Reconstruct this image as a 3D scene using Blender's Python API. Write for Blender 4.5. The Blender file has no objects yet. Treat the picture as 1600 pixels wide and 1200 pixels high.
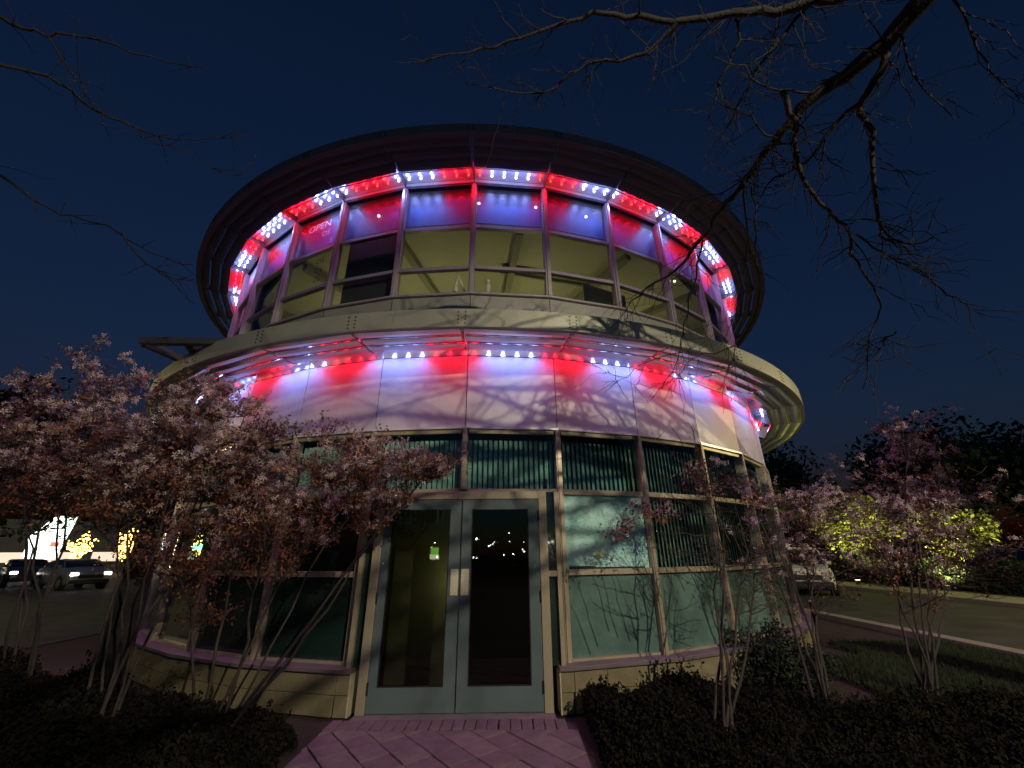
import bpy, math, random
import numpy as np
from mathutils import Matrix, Vector

S = bpy.context.scene
C = S.collection
R_ = math.radians
rng = np.random.default_rng(7)
random.seed(7)

# ------------------------------------------------------------------ camera
CAM_H = 1.6
F_PX, PITCH, ROLL = 639.3, R_(22.33), R_(0.51)
cd = bpy.data.cameras.new('camera')
cd.sensor_width = 36.0
cd.lens = 36.0 * F_PX / 1600.0
cd.clip_start, cd.clip_end = 0.05, 2000
cam = bpy.data.objects.new('camera', cd)
C.objects.link(cam)
cam.matrix_world = Matrix.Translation((0, 0, CAM_H)) @ Matrix.Rotation(R_(90) + PITCH, 4, 'X') @ Matrix.Rotation(-ROLL, 4, 'Z')
S.camera = cam

# ------------------------------------------------------------------ sky, exposure, street light
SKY_STRENGTH = 0.33
w = bpy.data.worlds.new('World'); S.world = w; w.use_nodes = True
wn, wl = w.node_tree.nodes, w.node_tree.links
bg = wn['Background']
sky = wn.new('ShaderNodeTexSky'); sky.sky_type = 'NISHITA'; sky.sun_disc = False
sky.sun_elevation = R_(-2.0); sky.sun_rotation = R_(165)
sky.air_density = 1.0; sky.dust_density = 0.3; sky.ozone_density = 4.0
tint = wn.new('ShaderNodeMix'); tint.data_type = 'RGBA'; tint.blend_type = 'MULTIPLY'; tint.inputs[0].default_value = 1
tint.inputs[7].default_value = (.72, 1.3, .95, 1)
wl.new(sky.outputs[0], tint.inputs[6]); wl.new(tint.outputs[2], bg.inputs[0]); bg.inputs[1].default_value = SKY_STRENGTH
S.view_settings.view_transform = 'Standard'; S.view_settings.look = 'None'
S.view_settings.exposure = 0; S.view_settings.gamma = 1
S.view_settings.use_curve_mapping = False
S.render.engine = 'CYCLES'
S.cycles.max_bounces = 6; S.cycles.diffuse_bounces = 3; S.cycles.glossy_bounces = 3
S.cycles.transparent_max_bounces = 12; S.cycles.transmission_bounces = 4
S.cycles.sample_clamp_indirect = 4.0
S.cycles.caustics_reflective = False; S.cycles.caustics_refractive = False
S.cycles.use_denoising = True
S.cycles.use_light_tree = True

STREET_POS, STREET_W = (6.5, -7.0, 7.3), 3900.0
LED_W = 9.0

# ------------------------------------------------------------------ materials
def nt(name):
    m = bpy.data.materials.new(name); m.use_nodes = True
    n, l = m.node_tree.nodes, m.node_tree.links
    return m, n, l, n['Principled BSDF']

def mat(name, col, rough=0.6, metal=0.0, var=0.15, scale=3.0, bump=0.0, bscale=40.0, rvar=0.1, coat=0.0, stretch=None, spec=0.5):
    m, n, l, p = nt(name)
    p.inputs['Metallic'].default_value = metal
    p.inputs['Coat Weight'].default_value = coat
    p.inputs['Specular IOR Level'].default_value = spec
    g = n.new('ShaderNodeNewGeometry')
    src = g.outputs['Position']
    if stretch:
        mp = n.new('ShaderNodeMapping'); mp.inputs['Scale'].default_value = stretch
        l.new(src, mp.inputs[0]); src = mp.outputs[0]
    t = n.new('ShaderNodeTexNoise'); t.inputs['Scale'].default_value = scale
    t.inputs['Detail'].default_value = 6; t.inputs['Roughness'].default_value = 0.65
    l.new(src, t.inputs['Vector'])
    r = n.new('ShaderNodeMix'); r.data_type = 'RGBA'
    a = [max(0, c * (1 - var)) for c in col]; b = [min(1, c * (1 + var)) for c in col]
    r.inputs[6].default_value = (*a, 1); r.inputs[7].default_value = (*b, 1)
    mr = n.new('ShaderNodeMapRange'); mr.inputs[1].default_value = .3; mr.inputs[2].default_value = .7
    l.new(t.outputs[0], mr.inputs[0]); l.new(mr.outputs[0], r.inputs[0])
    l.new(r.outputs[2], p.inputs['Base Color'])
    m2 = n.new('ShaderNodeMapRange'); m2.inputs[3].default_value = max(0.02, rough - rvar); m2.inputs[4].default_value = min(1, rough + rvar)
    l.new(t.outputs[0], m2.inputs[0]); l.new(m2.outputs[0], p.inputs['Roughness'])
    if bump:
        t2 = n.new('ShaderNodeTexNoise'); t2.inputs['Scale'].default_value = bscale; t2.inputs['Detail'].default_value = 4
        l.new(src, t2.inputs['Vector'])
        bp = n.new('ShaderNodeBump'); bp.inputs['Strength'].default_value = bump; bp.inputs['Distance'].default_value = 0.01
        l.new(t2.outputs[0], bp.inputs['Height']); l.new(bp.outputs[0], p.inputs['Normal'])
    return m

def emis(name, col, strength, sample=False, rough=0.4):
    m, n, l, p = nt(name)
    p.inputs['Base Color'].default_value = (*[c * .5 for c in col], 1)
    p.inputs['Emission Color'].default_value = (*col, 1)
    p.inputs['Emission Strength'].default_value = strength
    p.inputs['Roughness'].default_value = rough
    m.cycles.emission_sampling = 'AUTO' if sample else 'NONE'
    return m

def glass(name, tint, rough=0.02, bump=0.0, ior=1.5):
    m, n, l, p = nt(name)
    n.remove(p)
    out = n['Material Output']
    tr = n.new('ShaderNodeBsdfTransparent'); tr.inputs[0].default_value = (*tint, 1)
    gl = n.new('ShaderNodeBsdfGlossy'); gl.inputs['Roughness'].default_value = rough
    gl.inputs[0].default_value = (1, 1, 1, 1)
    lw = n.new('ShaderNodeLayerWeight'); lw.inputs['Blend'].default_value = .5
    pw5 = n.new('ShaderNodeMath'); pw5.operation = 'POWER'; pw5.inputs[1].default_value = 5
    l.new(lw.outputs['Facing'], pw5.inputs[0])
    fr = n.new('ShaderNodeMath'); fr.operation = 'MULTIPLY_ADD'; fr.inputs[1].default_value = .90; fr.inputs[2].default_value = .04
    l.new(pw5.outputs[0], fr.inputs[0])
    if bump:
        g = n.new('ShaderNodeNewGeometry')
        t2 = n.new('ShaderNodeTexNoise'); t2.inputs['Scale'].default_value = 1.3; t2.inputs['Detail'].default_value = 2
        l.new(g.outputs['Position'], t2.inputs['Vector'])
        bp = n.new('ShaderNodeBump'); bp.inputs['Strength'].default_value = bump; bp.inputs['Distance'].default_value = 0.01
        l.new(t2.outputs[0], bp.inputs['Height']); l.new(bp.outputs[0], gl.inputs['Normal'])
    mx = n.new('ShaderNodeMixShader')
    l.new(fr.outputs[0], mx.inputs[0]); l.new(tr.outputs[0], mx.inputs[1]); l.new(gl.outputs[0], mx.inputs[2])
    l.new(mx.outputs[0], out.inputs[0])
    return m

def shattered():
    # crazed safety glass: glitter painted into the colour as pale and deep teal, thousands of small fragments with their own tilt
    m, n, l, p = nt('crazed_glass')
    g = n.new('ShaderNodeNewGeometry')
    mp = n.new('ShaderNodeMapping'); mp.inputs['Scale'].default_value = (38, 38, 130)
    l.new(g.outputs['Position'], mp.inputs[0])
    v = n.new('ShaderNodeTexVoronoi'); v.inputs['Scale'].default_value = 1
    l.new(mp.outputs[0], v.inputs['Vector'])
    t = n.new('ShaderNodeTexNoise'); t.inputs['Scale'].default_value = 4; t.inputs['Detail'].default_value = 5
    l.new(g.outputs['Position'], t.inputs['Vector'])
    rs = n.new('ShaderNodeSeparateColor'); l.new(v.outputs['Color'], rs.inputs[0])
    ad = n.new('ShaderNodeMath'); ad.operation = 'MULTIPLY_ADD'; ad.inputs[1].default_value = 0.75
    l.new(rs.outputs[0], ad.inputs[0]); l.new(t.outputs[0], ad.inputs[2])
    cr = n.new('ShaderNodeValToRGB')
    cr.color_ramp.elements[0].position = .45; cr.color_ramp.elements[0].color = (.16, .66, .60, 1)
    cr.color_ramp.elements[1].position = .78; cr.color_ramp.elements[1].color = (.62, 1, .94, 1)
    l.new(ad.outputs[0], cr.inputs[0]); l.new(cr.outputs[0], p.inputs['Base Color'])
    bp = n.new('ShaderNodeBump'); bp.inputs['Strength'].default_value = .6; bp.inputs['Distance'].default_value = .004
    l.new(rs.outputs[1], bp.inputs['Height']); l.new(bp.outputs[0], p.inputs['Normal'])
    p.inputs['Roughness'].default_value = .3
    return m

M = {}
M['panel'] = mat('pale_metal_panel', (.56, .54, .54), .42, 0.0, .13, 2.3, .12, 6, .08)
M['panel_up'] = mat('grey_metal_panel', (.34, .34, .31), .4, 0.3, .08, 1.6, .1, 6)
M['fascia'] = mat('grey_fascia_metal', (.40, .40, .33), .42, 0.3, .10, 1.3, .1, 5)
M['roof_fascia'] = mat('dark_roof_fascia', (.17, .145, .13), .6, 0.0, .15, 2, .1, 6)
M['blade'] = mat('satin_blade_metal', (.78, .78, .82), .17, 1.0, .04, 3, .03, 10, .05)
M['blade_up'] = mat('dull_blade_metal', (.16, .155, .15), .6, 0.1, .1, 3, .05, 10)  # darker, rougher metal than the lower blades
M['bracket'] = mat('dark_bracket_steel', (.09, .09, .10), .45, 0.5, .1, 4)
M['soffit'] = mat('white_soffit_metal', (.74, .74, .76), .14, 0.6, .03, 3, .0, 12, .04)
M['mullion'] = mat('anodised_mullion', (.50, .43, .31), .4, 0.25, .1, 5, .05, 30, stretch=(1, 1, .2))
M['mullion_up'] = mat('grey_mullion', (.36, .33, .34), .4, 0.4, .1, 5, .05, 30)
M['joint'] = mat('black_joint', (.012, .012, .014), .6)
M['trim'] = mat('bright_drip_trim', (.85, .83, .8), .3, 0.2, .05)
M['glass'] = glass('clear_window_glass', (.80, .82, .74), .015, .15)
M['glass_up'] = glass('upper_window_glass', (.80, .82, .80), .42, .1)
M['glass_teal'] = glass('teal_window_glass', (.60, .82, .78), .02, .15)
M['glass_dark'] = glass('dark_door_glass', (.28, .30, .26), .015, .08)
M['spandrel'] = mat('teal_spandrel_glass', (.13, .225, .205), .2, 0, .35, 1.7, 0, 40, .08, coat=.4)
M['spandrel_dark'] = mat('dark_spandrel_glass', (.018, .04, .036), .15, 0, .3, 1.7, 0, 40, .05, coat=.6)
M['crazed'] = shattered()
M['slat'] = mat('blind_slat', (.55, .64, .60), .6, 0, .12, 5)
M['door'] = mat('slate_door_paint', (.135, .185, .20), .38, 0, .12, 2.2, .05, 20)
M['plate'] = mat('brushed_plate', (.9, .82, .62), .4, .15, .12, 6, .05, 60, stretch=(1, 1, 12))
M['stone'] = mat('tan_stone_block', (.28, .235, .14), .8, 0, .18, 6, .4, 60)
M['stone_end_lit'] = mat('lamplit_stone_end', (.62, .56, .40), .7, 0, .1, 6, .2, 60)  # street light on the end faces is put into this paler colour
M['cap'] = mat('mauve_sill_stone', (.20, .15, .17), .55, 0, .15, 6, .2, 60)
M['brick'] = mat('mauve_paver', (.18, .12, .135), .8, 0, .22, 9, .5, 70)
M['brick2'] = mat('rose_paver', (.21, .15, .155), .8, 0, .22, 9, .5, 70)
M['conc'] = mat('concrete', (.22, .19, .19), .8, 0, .2, 5, .4, 60)
M['bed'] = mat('mulch_soil', (.035, .024, .016), .95, 0, .5, 14, 1, 60)
M['sand'] = mat('joint_sand', (.06, .045, .045), .95, 0, .3, 30)
M['asphalt'] = mat('asphalt', (.055, .054, .05), .75, 0, .55, 1.3, .5, 120)
M['kerbm'] = mat('kerb_concrete', (.30, .28, .22), .8, 0, .15, 5, .3, 60)
M['grassbase'] = mat('lawn_soil', (.03, .045, .018), .95, 0, .4, 6, .6, 50)
M['bark'] = mat('grey_bark', (.028, .024, .024), .85, 0, .4, 12, .9, 45, stretch=(1, 1, .35))
M['barkd'] = mat('dark_bark', (.02, .018, .018), .9, 0, .4, 12, .9, 35)
M['stem'] = mat('shrub_stem', (.065, .05, .046), .8, 0, .35, 16, .5, 60)
M['petal'] = mat('pinkish_petal', (.66, .50, .53), .6, 0, .18, 20)
M['leafb'] = mat('bronze_leaf', (.24, .075, .055), .6, 0, .55, 7)
M['leafo'] = mat('orange_brown_leaf', (.25, .11, .05), .6, 0, .5, 7)
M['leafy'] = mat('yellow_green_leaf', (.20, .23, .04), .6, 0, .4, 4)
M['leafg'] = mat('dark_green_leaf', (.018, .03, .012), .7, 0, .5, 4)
M['juniper'] = mat('juniper_needles', (.011, .011, .006), .8, 0, .6, 3, spec=.15)
M['grass'] = mat('grass_blade', (.028, .045, .014), .7, 0, .4, 3)
M['plaster'] = mat('interior_plaster', (.55, .53, .36), .8, 0, .06, 2)
M['beam'] = mat('interior_beam', (.30, .29, .19), .8, 0, .06, 2)
M['bulk'] = mat('led_blue_valance', (.055, .13, .55), .6, 0, .2, 1.8)  # blue cast of the LED light is put into this colour
M['intdark'] = mat('dark_interior', (.03, .035, .035), .8, 0, .2, 2)
M['white'] = mat('white_plastic', (.75, .74, .68), .45)
M['lampglow'] = emis('frosted_lamp_glow', (1, .95, .78), 2.2)
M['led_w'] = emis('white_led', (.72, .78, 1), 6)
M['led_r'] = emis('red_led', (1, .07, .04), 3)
M['sodium'] = emis('street_lamp_glow', (1, .85, .55), 40)
M['decal'] = mat('white_vinyl_lettering', (.75, .77, .8), .5)
M['decald'] = mat('dark_vinyl_lettering', (.02, .02, .02), .5)

# ------------------------------------------------------------------ mesh helpers
def mesh(name, V, F, material, smooth=False):
    me = bpy.data.meshes.new(name)
    me.from_pydata([tuple(v) for v in V], [], [tuple(f) for f in F])
    me.materials.append(material)
    if smooth:
        me.polygons.foreach_set('use_smooth', [True] * len(me.polygons))
    me.update()
    return me

def fast_mesh(name, V, F, material, smooth=False):
    # V (n,3) array, F (m,k) array of equal-sized faces
    V = np.asarray(V, np.float32); F = np.asarray(F, np.int32)
    me = bpy.data.meshes.new(name)
    m, k = F.shape
    me.vertices.add(len(V)); me.vertices.foreach_set('co', V.ravel())
    me.loops.add(m * k); me.loops.foreach_set('vertex_index', F.ravel())
    me.polygons.add(m); me.polygons.foreach_set('loop_start', np.arange(0, m * k, k, dtype=np.int32))
    me.polygons.foreach_set('loop_total', np.full(m, k, np.int32))
    if smooth: me.polygons.foreach_set('use_smooth', np.ones(m, bool))
    me.materials.append(material)
    me.update(); me.validate()
    return me

class MB:
    def __init__(s): s.V = []; s.F = []
    def box(s, x0, x1, y0, y1, z0, z1):
        b = len(s.V)
        s.V += [(x0, y0, z0), (x1, y0, z0), (x1, y1, z0), (x0, y1, z0), (x0, y0, z1), (x1, y0, z1), (x1, y1, z1), (x0, y1, z1)]
        s.F += [tuple(b + i for i in f) for f in ((0, 3, 2, 1), (4, 5, 6, 7), (0, 1, 5, 4), (1, 2, 6, 5), (2, 3, 7, 6), (3, 0, 4, 7))]
        return s
    def prism(s, pts, a, b, axis='x'):
        # pts: closed outline in the other two axes, extruded from a to b
        k = len(s.V); n = len(pts)
        for t in (a, b):
            for (p, q) in pts:
                s.V.append({'x': (t, p, q), 'y': (p, t, q), 'z': (p, q, t)}[axis])
        s.F.append(tuple(k + i for i in range(n))[::-1]); s.F.append(tuple(k + n + i for i in range(n)))
        for i in range(n):
            j = (i + 1) % n
            s.F.append((k + i, k + j, k + n + j, k + n + i))
        return s
    def tube(s, pts, rads, n=6, caps=True):
        pts = [np.array(p, float) for p in pts]
        k = len(s.V)
        up = np.array([0.13, 0.21, 0.97])
        for i, p in enumerate(pts):
            d = pts[min(i + 1, len(pts) - 1)] - pts[max(i - 1, 0)]
            d /= (np.linalg.norm(d) + 1e-9)
            a = np.cross(d, up)
            if np.linalg.norm(a) < .1: a = np.cross(d, [1, 0, 0])
            a /= np.linalg.norm(a); b = np.cross(d, a)
            for j in range(n):
                t = 2 * math.pi * j / n
                s.V.append(tuple(p + rads[i] * (math.cos(t) * a + math.sin(t) * b)))
        for i in range(len(pts) - 1):
            for j in range(n):
                q = (j + 1) % n
                s.F.append((k + i * n + j, k + i * n + q, k + (i + 1) * n + q, k + (i + 1) * n + j))
        if caps:
            s.F.append(tuple(k + j for j in range(n)))
            s.F.append(tuple(k + (len(pts) - 1) * n + j for j in range(n))[::-1])
        return s
    def ball(s, c, r, nu=8, nv=5, sz=1.0):
        k = len(s.V)
        for i in range(nv + 1):
            ph = math.pi * i / nv
            for j in range(nu):
                t = 2 * math.pi * j / nu
                s.V.append((c[0] + r * math.sin(ph) * math.cos(t), c[1] + r * math.sin(ph) * math.sin(t), c[2] + r * sz * math.cos(ph)))
        for i in range(nv):
            for j in range(nu):
                q = (j + 1) % nu
                s.F.append((k + i * nu + j, k + (i + 1) * nu + j, k + (i + 1) * nu + q, k + i * nu + q))
        return s
    def me(s, name, m, smooth=False): return mesh(name, s.V, s.F, m, smooth)

def ob(name, me, parent=None, loc=(0, 0, 0), rz=0.0, bevel=0.0):
    o = bpy.data.objects.new(name, me); C.objects.link(o)
    o.location = loc; o.rotation_euler = (0, 0, rz)
    if parent: o.parent = parent
    if bevel:
        b = o.modifiers.new('bevel', 'BEVEL'); b.width = bevel; b.segments = 2; b.limit_method = 'ANGLE'
    return o

def tag(o, label=None, cat=None, group=None, kind=None):
    if label: o['label'] = label
    if cat: o['category'] = cat
    if group: o['group'] = group
    if kind: o['kind'] = kind
    return o

def thing(name, label, cat, loc=(0, 0, 0), rz=0.0, group=None):
    return tag(ob(name, None, None, loc, rz), label, cat, group)

# ------------------------------------------------------------------ ground, road, path
BX, BY, BPH = -0.745, 12.656, 0.0146       # tower centre
def struct(name, me, parent=None): 
    o = ob(name, me, parent)
    if not parent: o['kind'] = 'structure'
    return o

struct('ground', MB().box(-400, 400, -400, 400, -1.0, -0.012).me('ground', M['bed']))
struct('road', MB().box(8.05, 14.4, -60, 260, -0.3, -0.004).me('road', M['asphalt']))
k = struct('kerb', MB().box(7.75, 8.05, -60, 260, -0.3, .10).me('kerb', M['kerbm']))
struct('pavement', MB().box(14.4, 16.2, -60, 260, -0.3, .12).me('pavement', M['kerbm']))
struct('lawn', MB().box(4.9, 7.75, -20, 7.6, -0.3, .03).me('lawn', M['grassbase']))
struct('parking_lot', MB().prism([(-90, 8.2), (-9.2, 8.2), (-9.2, 24), (-20, 120), (-140, 120), (-140, 8.2)], -0.3, 0.002, 'z').me('parking_lot', M['asphalt']))
struct('footpath', MB().box(-60, -8.6, 6.9, 8.2, -0.3, .04).me('footpath', M['asphalt']))
struct('far_lawn', MB().box(16.2, 80, -60, 260, -0.3, .10).me('far_lawn', M['grassbase']))

# paved walk in front of the doors
path = struct('walkway', MB().box(-1.86, .62, 1.4, 5.16, -.3, -.002).me('walkway', M['sand']))
bm = MB().box(-.052, .052, -.13, .13, -.05, .03).me('brick', M['brick'])
x = -1.80
while x < .56:
    o = ob('brick', bm, path, (x + random.uniform(-.003, .003), 5.02 + random.uniform(-.004, .004), .002 + random.uniform(-.004, .004)), random.uniform(-.02, .02), .006)
    x += .113
def clip(poly, x0, x1, y0, y1):
    for ax, lim, sg in ((0, x0, 1), (0, x1, -1), (1, y0, 1), (1, y1, -1)):
        out = []
        for i in range(len(poly)):
            a, b = poly[i - 1], poly[i]
            da, db = sg * (a[ax] - lim), sg * (b[ax] - lim)
            if (da >= 0) != (db >= 0):
                t = da / (da - db); out.append((a[0] + t * (b[0] - a[0]), a[1] + t * (b[1] - a[1])))
            if db >= 0: out.append(b)
        poly = out
        if len(poly) < 3: return []
    return poly
ca, sa = math.cos(R_(38)), math.sin(R_(38))
for i in range(-14, 15):
    for j in range(-14, 15):
        u, v = i * .262, j * .262
        q = [(u + a, v + b) for a, b in ((-.125, -.125), (.125, -.125), (.125, .125), (-.125, .125))]
        q = [(-.6 + ca * a - sa * b, 3.6 + sa * a + ca * b) for a, b in q]
        q = clip(q, -1.85, .60, 3.0, 4.875)
        if len(q) >= 3:
            cxq = sum(p[0] for p in q) / len(q); cyq = sum(p[1] for p in q) / len(q)
            h = .028 + random.uniform(-.004, .004)
            ob('paver', MB().prism([(a - cxq, b - cyq) for a, b in q], -.05, h, 'z').me('paver', M[random.choice(('brick', 'brick2'))]), path, (cxq, cyq, 0), 0, .005)

# ------------------------------------------------------------------ the round building
B = thing('round_building', 'round two storey pavilion with two louvred canopies trimmed in red and white lights', 'building', (BX, BY, 0), BPH)
TH = R_(10)
HH = R_(5)
def ap(Rv): return Rv * math.cos(HH)
def hw(Rv): return Rv * math.sin(HH)
def vert(name, me, i, **k): return ob(name, me, B, (0, 0, 0), i * TH, **k)
def facet(name, me, i, **k): return ob(name, me, B, (0, 0, 0), (i + .5) * TH, **k)
FAC = range(-9, 9); VER = range(-9, 10)

RL, RU = 7.28, 7.23
# --- facet-wise boxes: y is -distance from the centre; d0<d1 distances
def fbox(Rv, d0, d1, z0, z1, gap=0.0, xs=None):
    # wedge-ended so neighbours meet at the corner without overlap
    m = MB(); p = []
    a0, a1 = ap(Rv) + d0, ap(Rv) + d1
    w0, w1 = a0 * math.tan(HH) - gap, a1 * math.tan(HH) - gap
    m.prism([(-w0, -a0), (-w1, -a1), (w1, -a1), (w0, -a0)], z0, z1, 'z')
    return m
# lower pale panels, lit by the LEDs
pm = fbox(RL, -.05, 0, 3.19, 4.262, .006).me('wall_panel', M['panel'])
jm = fbox(RL, -.09, -.05, 3.10, 5.36, 0).me('joint_backing', M['joint'])
tm = fbox(RL, -.03, .03, 3.157, 3.187, 0).me('drip_trim', M['trim'])
hm = fbox(RL, -.05, 0, 4.275, 4.465, .002).me('header_panel', M['soffit'])
up = fbox(RU, -.05, 0.0, 4.53, 5.345, .006).me('spandrel_panel', M['panel_up'])
sc_ = fbox(RU, -.30, .05, 5.352, 5.385, 0).me('sill_cap', M['mullion_up'])
h2 = fbox(RU, -.05, 0, 7.755, 7.835, .002).me('header_panel', M['soffit'])
h3 = fbox(RU, -.06, .012, 7.69, 7.752, 0).me('head_rail', M['joint'])
for i in FAC:
    facet('wall_panel', pm, i); facet('joint_backing', jm, i); facet('drip_trim', tm, i)
    facet('header_panel', hm, i); facet('spandrel_panel', up, i); facet('sill_cap', sc_, i)
    facet('header_panel', h2, i); facet('head_rail', h3, i)

# --- canopies
def canopy(zb, Rw, fz0, fz1, mf, mblade, beta, zs, ledR, nblade=(7.60, 7.80, 8.00), chord=.20, pw=1.0, pg=1.0):
    # fascia: smooth curved segment per facet
    m = MB(); n = 6
    V = []; F = []
    for j in range(n + 1):
        t = -HH + 2 * HH * j / n
        for (rr, z) in ((8.20, fz0), (8.20, fz1), (8.14, fz1), (8.14, fz1 - .03), (8.17, fz1 - .03), (8.17, fz0 + .02), (8.10, fz0 + .02), (8.10, fz0)):
            V.append((rr * math.sin(t), -rr * math.cos(t), z))
    for j in range(n):
        for k_ in range(8):
            a = j * 8 + k_; b = j * 8 + (k_ + 1) % 8
            F.append((a, b, b + 8, a + 8))
    F.append(tuple(range(8))[::-1]); F.append(tuple(range(n * 8, n * 8 + 8)))
    fm = mesh('fascia', V, F, mf)
    sm = fbox(Rw, 0.003, 7.58 - Rw, zs, zs + .02, .012).me('soffit', M['soffit'])
    bms = []
    for rr in nblade:
        a0 = rr * math.cos(HH)
        c, s_ = math.cos(beta), math.sin(beta)
        # slightly cupped blade profile (y,z)
        prof = []
        for u in (0, .33, .66, 1): prof.append((-(a0 + (u - .15) * chord * c), zb + u * chord * s_ - .016 * math.sin(math.pi * u)))
        for u in (1, .66, .33, 0): prof.append((-(a0 + (u - .15) * chord * c), zb + .014 + u * chord * s_ - .016 * math.sin(math.pi * u)))
        ww = (a0 - .05) * math.tan(HH) - .012
        bms.append(MB().prism(prof, -ww, ww, 'x').me('louvre_blade', mblade))
    # bracket: tapered steel plate from wall to fascia
    bk = MB().prism([(-(Rw + .01), zs - .10), (-(Rw + .01), zs + .10), (-8.135, fz1 - .04), (-8.135, fz0 + .01), (-7.6, fz0 - .018 + .01)], -.006, .006, 'x').me('bracket', M['bracket'])
    boltm = []
    for sx in (-.045, .045):
        bolts = MB()
        for q in range(4):
            z = fz0 + .05 + q * (fz1 - fz0 - .1) / 3
            bolts.tube([(sx, -8.196, z), (sx, -8.212, z)], [.008, .008], 6)
        boltm.append(bolts.me('bolt_row', M['joint']))
    trk = MB().box(-hw(ledR) + .03, hw(ledR) - .03, -(ap(ledR) + .018), -(ap(ledR) - .018), zs - .028, zs - .002).me('light_track', M['soffit'])
    for i in VER:
        vert('bracket', bk, i); vert('bolt_row', boltm[0], i)['kind'] = 'stuff'; vert('bolt_row', boltm[1], i)['kind'] = 'stuff'
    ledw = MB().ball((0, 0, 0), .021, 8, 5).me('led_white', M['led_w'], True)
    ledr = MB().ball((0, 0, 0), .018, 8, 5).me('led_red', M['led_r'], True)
    for i in FAC:
        facet('fascia', fm, i); facet('soffit', sm, i)
        for b in bms: facet('louvre_blade', b, i)
        t = facet('light_track', trk, i)
        wd = 2 * hw(ledR)
        for j in range(6):
            k_ = i * 6 + j + 0
            red = ((k_ + 3) % 8) < 4
            xx = -wd / 2 + wd * (j + .5) / 6 
            ob('led', ledr if red else ledw, t, (xx, -ap(ledR), zs - .046))
            if pg > 1: ob('led', ledr if red else ledw, t, (xx, -ap(ledR) + .105, zs - .03), 0)  # added row: glowing dots stand in for the mirrored LEDs, no lamps
            if -7 <= i <= 6:
                L = bpy.data.lights.new('led_light', 'SPOT')
                L.spot_size = R_(112); L.spot_blend = .75; L.shadow_soft_size = .02
                L.color = (1, .0, .01) if red else (.28, .34, 1)
                L.energy = LED_W * (.62 if red else 1.15) * pw
                lo = bpy.data.objects.new('led_light', L); C.objects.link(lo); lo.parent = t
                lo.location = (xx, -ap(ledR) - .0, zs - .085)
                lo.rotation_euler = (R_(9), 0, 0)
                L2 = bpy.data.lights.new('led_glow', 'POINT'); L2.shadow_soft_size = .03; L2.color = L.color; L2.energy = LED_W * (.10 if red else .10) * pg
                l2 = bpy.data.objects.new('led_glow', L2); C.objects.link(l2); l2.parent = t
                l2.location = (xx, -ap(ledR), zs - .09)
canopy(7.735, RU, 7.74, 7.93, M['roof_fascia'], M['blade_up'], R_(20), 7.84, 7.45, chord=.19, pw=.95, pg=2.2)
canopy(4.222, RL, 4.215, 4.475, M['fascia'], M['blade'], R_(-4), 4.47, 7.465, chord=.190)

# --- upper storey windows
UZ = (5.385, 5.905, 6.76, 7.69)
mu = MB().box(-.045, .045, -RU - .015, -RU + .10, 5.385, 7.69).me('mullion', M['mullion_up'])
muc = MB().box(-.02, .02, -RU - .045, -RU - .015, 5.385, 7.69).me('mullion_fin', M['mullion_up'])
for i in VER:
    m_ = vert('mullion', mu, i); ob('mullion_fin', muc, m_)
def tr_(Rv, z0, z1, mt, name='transom', d0=-.08, d1=-.004):
    a = ap(Rv) + d1
    wv = a * math.tan(HH) - .05
    return MB().box(-wv, wv, -(ap(Rv) + d1), -(ap(Rv) + d0), z0, z1).me(name, mt)
t_u = [tr_(RU, z - .03, z + .03, M['mullion_up']) for z in UZ[1:3]]
def pane(Rv, z0, z1, mt, back=.05, name='window_pane', wx=None, x0=None, x1=None):
    a = ap(Rv) - back; wv = a * math.tan(HH) - .045
    xa = -wv if x0 is None else x0; xb = wv if x1 is None else x1
    V = [(xa, -a, z0), (xb, -a, z0), (xb, -a, z1), (xa, -a, z1)]
    return mesh(name, V, [(0, 1, 2, 3)], mt)
p_u = [pane(RU, UZ[0], UZ[1] - .03, M['glass']), pane(RU, UZ[1] + .03, UZ[2] - .03, M['glass']), pane(RU, UZ[2] + .03, UZ[3], M['glass_up'])]
for i in FAC:
    for t in t_u: facet('transom', t, i)
    for p in p_u: facet('window_pane', p, i)
# interior of the upper floor
def ring(name, r0, r1, z0, z1, mt, parent=B, a0=-math.pi, a1=math.pi, n=36, capang=False):
    V = []; F = []
    full = abs(a1 - a0 - 2 * math.pi) < 1e-6
    for j in range(n + 1):
        t = a0 + (a1 - a0) * j / n
        for (r, z) in ((r1, z0), (r1, z1), (r0, z1), (r0, z0)):
            V.append((r * math.sin(t), -r * math.cos(t), z))
    for j in range(n):
        for q in range(4):
            a = j * 4 + q; b = j * 4 + (q + 1) % 4
            F.append((a, b, b + 4, a + 4))
    if not full: F.append((0, 1, 2, 3)[::-1]); F.append(tuple(n * 4 + q for q in range(4)))
    return ob(name, mesh(name, V, F, mt), parent)
ring('floor_slab', .0, 7.10, 5.05, 5.30, M['intdark'])
ring('ceiling', .0, 6.78, 7.22, 7.40, M['plaster'])
ring('valance', 7.05, 7.075, 6.97, 7.40, M['bulk'])
ring('valance', 7.00, 7.02, 7.38, 7.74, M['bulk'])
ring('roof', 0.0, 7.54, 7.87, 7.93, M['roof_fascia'])
ring('canopy_deck', 7.3, 7.54, 4.50, 4.52, M['bracket'])
ring('core_wall', 2.7, 2.8, 0.0, 7.3, M['plaster'])
for i in range(-6, 7, 2):
    vert('ceiling_beam', MB().box(-.07, .07, -6.7, -2.9, 7.08, 7.22).me('ceiling_beam', M['beam']), i + .7)
ob('light_rail', MB().box(-.9, 1.2, -5.6, -5.54, 7.12, 7.2).box(-.9, 1.2, -5.40, -5.36, 7.14, 7.2).me('light_rail', M['beam']), B, (0, 0, 0), R_(14))
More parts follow.
